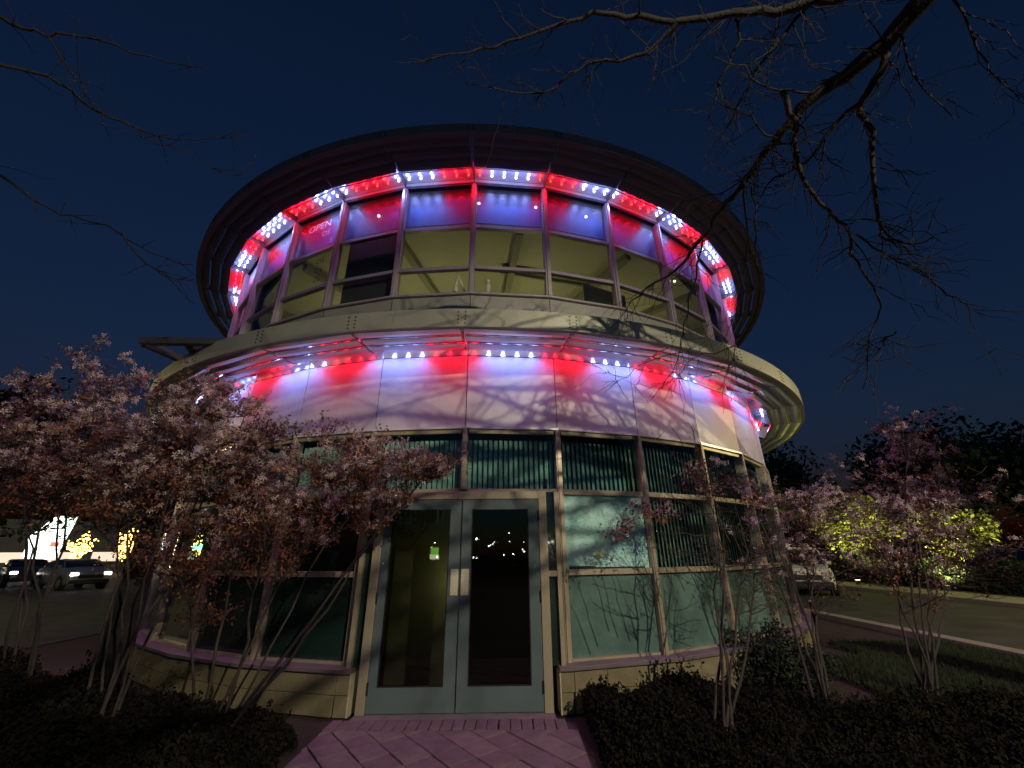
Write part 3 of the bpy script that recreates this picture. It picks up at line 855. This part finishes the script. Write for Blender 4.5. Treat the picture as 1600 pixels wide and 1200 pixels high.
TL = (-6.5, 0.6)
lt = thing('overhanging_tree', 'faint bare tree reaching thin drooping limbs across the upper left sky', 'tree', (TL[0], TL[1], 0))
TL0 = np.array([TL[0], TL[1], 0.0])
trunk = MB(); brs = MB()
lf = ray(-140, -60, 5.6)
trunk.tube([TL0 * 0 + [0, 0, -.1], (.1, .1, 2.2), (lf - TL0) * .6 + [0, 0, .2], lf - TL0], [.25, .2, .14, .08], 12)
for pts, d0, d1, r0, r1 in [
  ([(-140, -60), (0, 5), (45, 30), (80, 40), (150, 45), (220, 72), (290, 92), (335, 100)], 5.6, 5, .016, .003),
  ([(-140, -60), (-60, 60), (80, 104), (140, 145), (200, 182), (280, 207), (330, 209), (385, 195)], 5.6, 5, .016, .003),
  ([(200, 182), (250, 215), (300, 228), (350, 262), (400, 258)], 5.2, 5, .005, .002),
  ([(-100, 200), (0, 255), (60, 300), (120, 325), (190, 352), (240, 388), (305, 404)], 5.6, 5, .013, .003),
  ([(190, 352), (230, 400), (270, 425), (300, 424)], 5.1, 5, .008, .003),
  ([(80, 40), (120, 100), (150, 150), (175, 190)], 5.3, 5.1, .007, .003)]:
    P = path_pts(pts, d0, d1); n = len(P)
    rad = [r0 + (r1 - r0) * (i / (n - 1)) for i in range(n)]
    brs.tube([p - TL0 for p in P], rad, 6, False)
    for _ in range(10):
        i = rng.integers(2, n - 1); e = rng.normal(0, .8, 3) + (P[i] - P[i - 1]) * 3; e /= np.linalg.norm(e)
        limb(brs, P[i] - TL0, P[i] - TL0 + e * rng.uniform(.1, .45), .004, .0016, .2, 5, 3)
limb(brs, (lf - TL0) * .6, ray(-100, 200, 5.6) - TL0, .06, .03, .05, 5, 6)
ob('trunk', trunk.me('trunk', M['barkd'], True), lt); ob('branches', brs.me('branches', M['barkd'], True), lt)

# ------------------------------------------------------------------ low planting
def mound(name, label, cat, patches, dens, leafm, h, size, kind='stuff'):
    Vs = []; Fs = []; base = 0
    P = []
    for (cx, cy, rx, ry, hh) in patches:
        n = int(dens * rx * ry)
        a = rng.uniform(0, 2 * math.pi, n); r = np.sqrt(rng.random(n))
        x = cx + rx * r * np.cos(a); y = cy + ry * r * np.sin(a)
        z = hh * np.sqrt(np.maximum(0, 1 - r ** 2.4)) * (.7 + .35 * np.sin(x * 5.1 + cx) * np.cos(y * 4.3)) * rng.random(n) ** .35
        P.append(np.stack([x, y, z], 1))
    P = np.concatenate(P)
    nsh = len(P) // 160; pick = P[rng.integers(len(P), size=nsh)]; dr = rng.normal(0, .5, (nsh, 3)); dr[:, 2] = np.abs(dr[:, 2]) + .7; dr /= np.linalg.norm(dr, axis=1)[:, None]
    ls = rng.uniform(.06, .2, nsh); tt = rng.random((nsh, 16))
    P = np.concatenate([P, (pick[:, None] + dr[:, None] * (tt * ls[:, None])[..., None]).reshape(-1, 3) + rng.normal(0, .008, (nsh * 16, 3))])
    # keep clear of the paving and the building
    keep = ~((P[:, 0] > -1.95) & (P[:, 0] < .72) & (P[:, 1] < 5.4) & (P[:, 1] > 1)) & (np.hypot(P[:, 0] - BX, P[:, 1] - BY) > 7.5)
    P = P[keep]
    V, F = scatter(LEAF_V, LEAF_F, P, size * rng.uniform(.6, 1.4, len(P)))
    o = ob(name, fast_mesh(name, V, F, M[leafm]))
    tag(o, label, cat, None, kind)
    return o
mound('juniper_cover', 'dark low juniper ground cover filling the bed right of the paved walk', 'ground cover',
      [(1.35, 4.75, .75, .6, .42), (1.9, 4.2, 1.2, .7, .26), (2.6, 5.2, 1.0, .5, .22), (1.05, 5.2, .4, .16, .36), (1.9, 5.35, .8, .25, .40), (3.6, 4.4, 1.3, .8, .3), (3.1, 3.7, 1.3, .6, .2), (4.6, 5.0, .9, .5, .22)], 62000, 'juniper', .4, .036)
mound('juniper_cover', 'dark low juniper ground cover filling the bed left of the paved walk', 'ground cover',
      [(-2.6, 4.2, .75, .8, .42), (-3.9, 4.2, 1.3, 1.0, .62), (-5.2, 4.6, 1.6, 1.1, .75), (-2.2, 3.6, .5, .8, .3), (-4.6, 3.2, 1.5, .8, .5)], 36000, 'juniper', .4, .038)
yw = thing('yew_bush', 'ragged low dark evergreen bush at the foot of the right-hand wall', 'bush', (3.35, 6.35, 0))
n = 11000; Pn = ell((0, 0, .22), (.8, .5, .34), n); Pn[:, 2] = np.maximum(Pn[:, 2] * (1 + .35 * np.sin(Pn[:, 0] * 9) * np.cos(Pn[:, 1] * 7)) + rng.exponential(.03, n), .02)
V, F = scatter(LEAF_V, LEAF_F, Pn, .05 * rng.uniform(.6, 1.3, n)); ob('foliage', fast_mesh('foliage', V, F, M['leafg']), yw)['kind'] = 'stuff'
sb_ = MB()
for q in range(7): limb(sb_, (0, 0, 0), (rng.uniform(-.5, .5), rng.uniform(-.3, .3), .6), .02, .006, .1, 5, 5)
ob('stem', sb_.me('stem', M['stem']), yw)
# grass
n = 60000
x = rng.uniform(4.3, 7.72, n); y = rng.uniform(4.2, 8.6, n)
keep = ~((y > 7.6) & (x < 5.6))
P = np.stack([x, y, np.full(n, .02)], 1)[keep]; n = len(P)
a = rng.uniform(0, 2 * math.pi, n); hgt = rng.uniform(.04, .11, n); lx, ly = rng.normal(0, .03, n), rng.normal(0, .03, n)
V = np.stack([P + np.stack([np.cos(a) * .006, np.sin(a) * .006, 0 * a], 1), P - np.stack([np.cos(a) * .006, np.sin(a) * .006, 0 * a], 1), P + np.stack([lx, ly, hgt], 1)], 1).reshape(-1, 3)
F = np.arange(n * 3).reshape(n, 3)
tag(ob('grass', fast_mesh('grass', V, F, M['grass'])), 'short dark grass between the right shrubs and the road kerb', 'grass', None, 'stuff')
# mulch chips in the right bed
n = 9000
P = np.stack([rng.uniform(.8, 5.2, n), rng.uniform(3.2, 5.9, n), rng.uniform(0, .025, n)], 1)
V, F = scatter([(-.3, -.15, 0), (.3, -.15, 0), (.3, .15, 0), (-.3, .15, 0)], [(0, 1, 2, 3)], P, .045 * rng.uniform(.5, 1.4, n))
tag(ob('mulch', fast_mesh('mulch', V, F, mat('bark_chip', (.045, .026, .018), .9, 0, .5, 20))), 'reddish bark mulch scattered over the bed right of the walk', 'mulch', None, 'stuff')

# ------------------------------------------------------------------ street lamps
def street_lamp(label, pos, watts, col, poleh=None, spot=None, size=.12):
    x, y, z = pos
    r = thing('street_lamp', label, 'street lamp', (x, y, 0), 0, 'street lamps lighting the surroundings')
    ob('pole', MB().tube([(0, -.9, 0), (0, -.9, .3), (0, -.9, z * .6), (0, -.9, z - .1), (0, -.75, z + .1), (0, -.2, z + .13)], [.12, .08, .07, .05, .04, .035], 12).me('pole', M['bracket'], True), r)
    ob('lamp_head', MB().box(-.28, .28, -.14, .14, .08, .17).me('lamp_head', M['bracket']), r, (0, 0, z), 0, .02)
    ob('lamp_lens', MB().box(-.2, .2, -.09, .09, .055, .078).me('lamp_lens', M['sodium']), r, (0, 0, z))
    L = bpy.data.lights.new('street_light', 'SPOT'); L.energy = watts; L.color = col; L.shadow_soft_size = size; L.spot_size = R_(174); L.spot_blend = .06
    o = bpy.data.objects.new('street_light', L); C.objects.link(o); o.parent = r; o.location = (0, 0, z - .1)
    return r
street_lamp('tall street lamp behind the viewer shining on the facade', STREET_POS, STREET_W, (1, .86, .62), size=.05)
street_lamp('yellow street lamp at the left end of the canopy by the car park', (-20, 9.5, 6.5), 900, (1, .80, .30))
street_lamp('yellow street lamp across the road on the right', (17.6, 8.0, 6.5), 1500, (1, .82, .36))
street_lamp('yellow street lamp beyond the building lighting the roadside trees', (15.2, 33, 6.0), 900, (1, .85, .4))

# ------------------------------------------------------------------ cars
M['car_white'] = mat('white_car_paint', (.78, .82, .78), .3, 0, .05, 2, coat=.6)
M['car_dark'] = mat('dark_car_paint', (.03, .03, .035), .3, 0, .1, 2, coat=.6)
M['car_silver'] = mat('silver_car_paint', (.35, .36, .38), .3, .5, .1, 2, coat=.6)
M['car_glass'] = mat('car_window_glass', (.012, .012, .015), .06, 0, .1, 2, coat=.5)
M['tyre'] = mat('tyre_rubber', (.02, .02, .02), .85)
M['rim'] = mat('wheel_rim', (.4, .4, .42), .35, .8)
M['lampon'] = emis('headlight_glow', (.95, .97, 1), 9)
M['lamplens'] = mat('headlight_lens', (.55, .57, .6), .15, .2, .05, coat=.8)
M['plastic'] = mat('black_bumper', (.02, .02, .02), .6)
def car(name, label, cat, loc, rz, paint, W=1.92, Lc=4.6, H=1.68, on=True, group=None):
    # front points to -Y
    root = thing(name, label, cat, loc, rz, group)
    # stations along y: (y, half width, z bottom, z belt, z top, half width top)
    def loft(name, st, mt, par=root):
        V = []; F = []
        n = None
        for (y, prof) in st:
            full = [(x, z) for x, z in prof] + [(-x, z) for x, z in prof[::-1]]
            n = len(full)
            V += [(x, y, z) for x, z in full]
        for i in range(len(st) - 1):
            for j in range(n):
                q = (j + 1) % n
                F.append((i * n + j, i * n + q, (i + 1) * n + q, (i + 1) * n + j))
        F.append(tuple(range(n))[::-1]); F.append(tuple((len(st) - 1) * n + j for j in range(n)))
        o = ob(name, mesh(name, V, F, mt, True), par)
        b = o.modifiers.new('bevel', 'BEVEL'); b.width = .03; b.segments = 2; b.limit_method = 'ANGLE'; b.angle_limit = R_(35)
        return o
    hW = W / 2; hl = Lc / 2
    def pr(w, zb, zt, crown=.04): return [(w * .93, zb), (w, zb + .12), (w, zt - .16), (w * .93, zt - .03), (w * .5, zt + crown * .6)]
    loft('body', [(-hl, pr(hW * .82, .38, .72)), (-hl + .12, pr(hW * .93, .28, .92)), (-hl + .9, pr(hW, .26, 1.02)), (-.55 * hl + .2, pr(hW, .26, 1.08)), (.7 * hl, pr(hW, .26, 1.08)), (hl - .1, pr(hW * .96, .3, 1.02)), (hl, pr(hW * .86, .42, .9))], paint)
    def cab(w0, z0, w1, z1): return [(w0, z0), (w0 * .5 + w1 * .5, (z0 + z1) / 2), (w1, z1 - .03), (w1 * .8, z1)]
    loft('window_band', [(-.36 * hl - .35, cab(hW * .86, 1.02, hW * .84, 1.07)), (-.36 * hl + .35, cab(hW * .93, 1.04, hW * .76, H - .07)), (.6 * hl, cab(hW * .93, 1.04, hW * .76, H - .07)), (.94 * hl, cab(hW * .88, 1.02, hW * .78, 1.12))], M['car_glass'])
    loft('roof', [(-.36 * hl + .30, [(hW * .76, H - .09), (hW * .77, H - .05), (hW * .6, H), (hW * .3, H + .01)]), (.62 * hl, [(hW * .76, H - .09), (hW * .77, H - .05), (hW * .6, H), (hW * .3, H + .01)])], paint)
    for s in (-1, 1):
        ob('pillar', MB().tube([(s * hW * .88, -.36 * hl - .34, 1.05), (s * hW * .765, -.36 * hl + .34, H - .06)], [.035, .03], 6).me('pillar', paint, True), root)
        ob('pillar', MB().tube([(s * hW * .93, .1 * hl, 1.05), (s * hW * .775, .1 * hl, H - .06)], [.03, .03], 6).me('pillar', paint, True), root)
    ob('bumper', MB().box(-hW * .86, hW * .86, -hl - .05, -hl + .12, .30, .50).me('bumper', M['plastic']), root, bevel=.04)
    ob('grille', MB().box(-hW * .55, hW * .55, -hl - .02, -hl + .1, .54, .72).me('grille', M['plastic']), root, bevel=.02)
    for s in (-1, 1):
        ob('headlight', MB().box(s * hW * .72 - .15, s * hW * .72 + .15, -hl - .01, -hl + .14, .68, .82).me('headlight', M['lampon'] if on else M['lamplens']), root, bevel=.03)
        ob('mirror', MB().box(s * (hW + .02) - .09, s * (hW + .02) + .09, -.36 * hl - .1, -.36 * hl + .02, 1.04, 1.18).me('mirror', paint), root, bevel=.03)
        for yy in (-hl + .85, hl - .85):
            wh = ob('wheel', MB().tube([(-.11, 0, 0), (.11, 0, 0)], [.34, .34], 20).me('wheel', M['tyre'], False), root, (s * (hW - .10), yy, .34), 0, .02)
            ob('rim', MB().tube([(s * .10, 0, 0), (s * .122, 0, 0)], [.22, .20], 14).me('rim', M['rim']), wh)
    return root
car('parked_van', 'white van facing the viewer on the road beyond the right shrubs', 'van', (12.0, 18.9, 0), R_(-29), M['car_white'], on=False)
cars = [((-23.5, 24, 0), 62, 'car_silver', 'silver car with lit headlights nearest the car park edge', True),
        ((-29.5, 27, 0), 55, 'car_dark', 'black car with lit headlights second along the car park row', True),
        ((-35.5, 29.5, 0), 58, 'car_white', 'pale car farthest left in the car park row', True),
        ((-19.0, 30.0, 0), 60, 'car_dark', 'dark car parked beside the left edge of the round building', True)]
for loc, a, pm_, lab, on in cars:
    car('parked_car', lab, 'car', loc, R_(a), M[pm_], 1.8, 4.4, 1.45, on, 'cars in the left car park')

# ------------------------------------------------------------------ far left: shops, sign, string-lit trees
M['shopwall'] = mat('shop_wall', (.10, .09, .085), .8, 0, .2, 1)
M['shopglow'] = emis('shop_window_glow', (1, .72, .55), 1.1)
M['signglow'] = emis('sign_glow', (.82, 1, .86), 4.5)
M['signred'] = emis('sign_red', (1, .15, .08), 2)
M['cyan'] = emis('cyan_sign_glow', (.65, 1, .9), 3.5)
M['amber'] = emis('amber_string_light', (1, .55, .12), 9)
M['warmw'] = emis('warm_string_light', (1, .8, .45), 8)
shop = thing('shop_row', 'long low row of lit shops across the car park on the far left', 'building', (-50, 52, 0), R_(43))
ob('wall', MB().box(-26, 26, 0, 8, 0, 5.0).me('wall', M['shopwall']), shop)
ob('roof', MB().box(-26.4, 26.4, -.6, 8.2, 5.0, 5.4).me('roof', M['shopwall']), shop)
for q in range(14):
    x0 = -25 + q * 3.6
    f_ = ob('window', MB().box(x0, x0 + 2.9, -.06, .0, .9, 2.1).me('window', M['shopwall']), shop)
    ob('pane', MB().box(x0 + .1, x0 + 2.8, -.09, -.06, 1.0, 2.0).me('pane', M['shopglow']), f_)
sg = thing('illuminated_sign', 'bright white tapered sign with thin dark lines glowing over the car park', 'sign', (-45.5, 43, 0), R_(46))
sgf = ob('sign_face', MB().prism([(-.9, 1.3), (.7, 1.3), (1.25, 5.3), (-.3, 5.3), (-1.6, 3.3), (-1.5, 1.6)], -.15, .15, 'y').me('sign_face', M['signglow']), sg)
for z in (2.2, 3.2, 4.1, 4.6): ob('sign_line', MB().box(-1.2 if z < 3.4 else -.6, .95, -.18, -.152, z, z + .06).me('sign_line', M['joint']), sg)
ob('sign_mark', MB().box(.0, .6, -.19, -.155, 2.45, 2.9).me('sign_mark', M['signred']), sg)
ob('sign_post', MB().box(-.3, .3, -.1, .1, 0, 1.1).me('sign_post', M['bracket']), sg)
cs = thing('shop_sign', 'small cyan-white lit sign beside the left edge of the round building', 'sign', (-27, 36, 0), R_(37))
ob('sign_face', MB().box(-2.2, .4, -.1, .1, 1.9, 2.5).box(.6, 1.3, -.1, .1, 2.0, 2.4).box(1.5, 1.9, -.1, .1, 1.9, 2.5).me('sign_face', M['cyan']), cs)
ob('sign_board', MB().box(-2.3, .0, -.1, .1, .9, 1.85).me('sign_board', mat('olive_board', (.3, .34, .18), .7)), cs)
ob('sign_post', MB().box(-1.2, -1.0, .12, .3, 0, 1.9).box(1.2, 1.4, .12, .3, 0, 2.0).me('sign_post', M['bracket']), cs)
lpos = [(-46.5, 37), (-40.5, 41), (-37.5, 42.5), (-34.3, 44), (-31.6, 45), (-51, 38), (-55, 37.5)]
dotm = MB().ball((0, 0, 0), 1, 5, 3)
for q, (x, y) in enumerate(lpos):
    labs = ['first', 'second', 'third', 'fourth', 'fifth', 'sixth', 'seventh']
    t = thing('string_lit_tree', f'{labs[q]} small tree wrapped in amber string lights before the shops, counted along the row', 'tree', (x, y, 0), 0, 'trees wrapped in amber lights')
    tb = MB(); limb(tb, (0, 0, 0), (0, 0, 1.6), .12, .08, .03, 4, 6)
    tp = []
    for _ in range(14):
        pts, rad = limb(tb, (0, 0, 1.0 + rng.random() * .5), (rng.uniform(-1.4, 1.4), rng.uniform(-1, 1), rng.uniform(1.9, 3.9)), .04, .01, .12, 6, 4)
        tp += pts[1:]
    ob('trunk', tb.me('trunk', M['barkd']), t)
    tp = np.repeat(np.array(tp), 3, 0); tp = tp + rng.normal(0, .13, tp.shape)
    V, F = scatter(dotm.V, dotm.F, tp, .05 * rng.uniform(.7, 1.6, len(tp)))
    ob('string_lights', fast_mesh('string_lights', V, F, M['amber' if q % 3 else 'warmw']), t)['kind'] = 'stuff'
# ------------------------------------------------------------------ trees beyond
def bg_tree(label, x, y, h, r, leafm, nleaf=5000, lsz=.28, trunkh=.35, kind='tree', lean=0, mt2=None, group='trees behind the building'):
    t = thing('background_tree', label, kind, (x, y, 0), 0, group)
    tb = MB(); limb(tb, (0, 0, -.1), (0, 0, h * .7), .16 + h * .012, .05, .04, 7, 7)
    cl = []
    for _ in range(16):
        c = ell((0, 0, h * .62), (r * .75, r * .75, h * .28), 1)[0]
        limb(tb, (0, 0, h * rng.uniform(.2, .5)), c, .05, .012, .1, 6, 5)
        cl.append((c, rng.uniform(.3, .55) * r))
    ob('trunk', tb.me('trunk', M['barkd'], True), t)
    P = np.concatenate([ell(c, (q, q, q * .8), nleaf // len(cl)) for c, q in cl])
    P[:, 2] = np.maximum(P[:, 2], .15)
    V, F = scatter(LEAF_V, LEAF_F, P, lsz * rng.uniform(.6, 1.3, len(P)))
    ob('crown', fast_mesh('crown', V, F, M[leafm]), t)['kind'] = 'stuff'
    return t
bg_tree('dome-shaped dark green tree rising behind the right edge of the building', 17.5, 29, 8.6, 4.6, 'leafg', 9000, .3)
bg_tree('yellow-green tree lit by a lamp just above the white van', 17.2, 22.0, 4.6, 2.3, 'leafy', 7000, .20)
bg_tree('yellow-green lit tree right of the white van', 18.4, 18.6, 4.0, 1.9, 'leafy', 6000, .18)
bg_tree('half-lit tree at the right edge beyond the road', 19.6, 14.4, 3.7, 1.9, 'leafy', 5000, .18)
bg_tree('dark tall tree far right of the road', 30, 24, 9.0, 5.0, 'leafg', 6000, .4)
bg_tree('dark far tree between the road and the right edge', 36, 36, 12, 7.0, 'leafg', 6000, .5)
bg_tree('tall dark tree at the far left behind the shrubs', -24, 17.5, 9.0, 5, 'leafg', 8000, .35)
bg_tree('dark tree left of the lower canopy', -21, 30, 10.5, 5.0, 'leafg', 7000, .4)
bg_tree('broad dark tree behind the glowing sign', -44, 54, 15, 9.5, 'leafg', 7000, .6)
def lampin(x, y, z, W, col, label):
    g = thing('garden_lamp', label, 'lamp', (x, y, 0), 0, 'low lamps among the roadside trees')
    ob('housing', MB().tube([(0, 0, .1), (0, 0, .3)], [.09, .11], 10).me('housing', M['bracket']), g)
    ob('lens', MB().tube([(0, 0, .302), (0, 0, .31)], [.09, .09], 10).me('lens', M['warmw']), g)
    L = bpy.data.lights.new('garden_light', 'SPOT'); L.energy = W; L.color = col; L.shadow_soft_size = .08; L.spot_size = R_(100); L.spot_blend = .6
    o = bpy.data.objects.new('garden_light', L); C.objects.link(o); o.parent = g; o.location = (0, 0, .36)
    o.rotation_euler = Vector(z).to_track_quat('-Z', 'Y').to_euler()
lampin(15.6, 20.6, (.9, .8, 1.9), 1500, (1, .9, .35), 'ground uplight in front of the lit tree above the van')
lampin(16.3, 17.2, (1.4, .9, 1.9), 1600, (1, .9, .35), 'ground uplight in front of the second lit tree')
lampin(-11, 9.0, (-.3, .2, 1), 30, (.8, 1, .75), 'ground uplight beside the left footpath')
# hedge wall along the far side of the road
n = 26000
x = rng.uniform(16.9, 17.8, n); y = rng.uniform(6, 34, n); z = rng.uniform(.1, 1.25, n) * (.85 + .15 * np.sin(y * 2.1))
V, F = scatter(LEAF_V, LEAF_F, np.stack([x, y, z], 1), .16 * rng.uniform(.6, 1.3, n))
tag(ob('hedge', fast_mesh('hedge', V, F, M['leafg'])), 'clipped hedge along the far side of the road', 'hedge', None, 'stuff')

# ------------------------------------------------------------------ car park behind the viewer (mirrored in the door glass)
def lot_lamp(x, y, z, s, m='lampglow_hot'):
    t = thing('lot_lamp', 'distant car park lamp behind the viewer mirrored in the door glass', 'lamp', (x, y, 0), 0, 'distant lamps behind the viewer')
    ob('pole', MB().tube([(0, 0, 0), (0, 0, z)], [.07, .05], 6).me('pole', M['bracket']), t)
    ob('head', MB().ball((0, 0, z), s, 8, 6).me('head', M[m], True), t)
M['lampglow_hot'] = emis('car_park_lamp_glow', (1, .97, .85), 60)
for (x, y, z, s) in ((-9, -46, 3.0, .16), (-6.2, -50, 4.6, .2), (-3.6, -52, 4.8, .3), (-1.2, -50, 3.6, .16), (1.0, -48, 5.8, .16), (4.6, -52, 3.5, .2), (6.5, -50, 3.8, .22), (8.4, -48, 4.2, .2),
                     (9.6, -50, 4.8, .18), (13.5, -50, 3.6, .2), (-7.4, -40, 1.2, .2), (-4.8, -42, 1.0, .2), (-3.4, -42, 1.1, .2), (28, -40, 4, .3), (34, -38, 5, .35), (24, -30, 4.4, .25), (44, -20, 4, .3), (40, -8, 5, .3)):
    lot_lamp(x, y, .4 + z * .62, s * .5)
for q in range(22):
    lot_lamp(rng.uniform(-10, 12), rng.uniform(-60, -44), rng.uniform(.6, 3.2), rng.uniform(.05, .12))
gs = thing('lit_billboard', 'green and white lit sign behind the viewer mirrored in the left door', 'sign', (-8.6, -46, 0))
ob('sign_face', MB().box(-.5, .5, -.1, .1, 1.5, 2.3).me('sign_face', emis('green_sign_glow', (.35, 1, .1), 6)), gs)
ob('sign_panel', MB().box(-.6, .6, -.1, .1, .8, 1.45).me('sign_panel', emis('white_sign_glow', (.9, 1, .5), 8)), gs)
ob('sign_post', MB().box(-.1, .1, -.1, .1, 0, .8).me('sign_post', M['bracket']), gs)
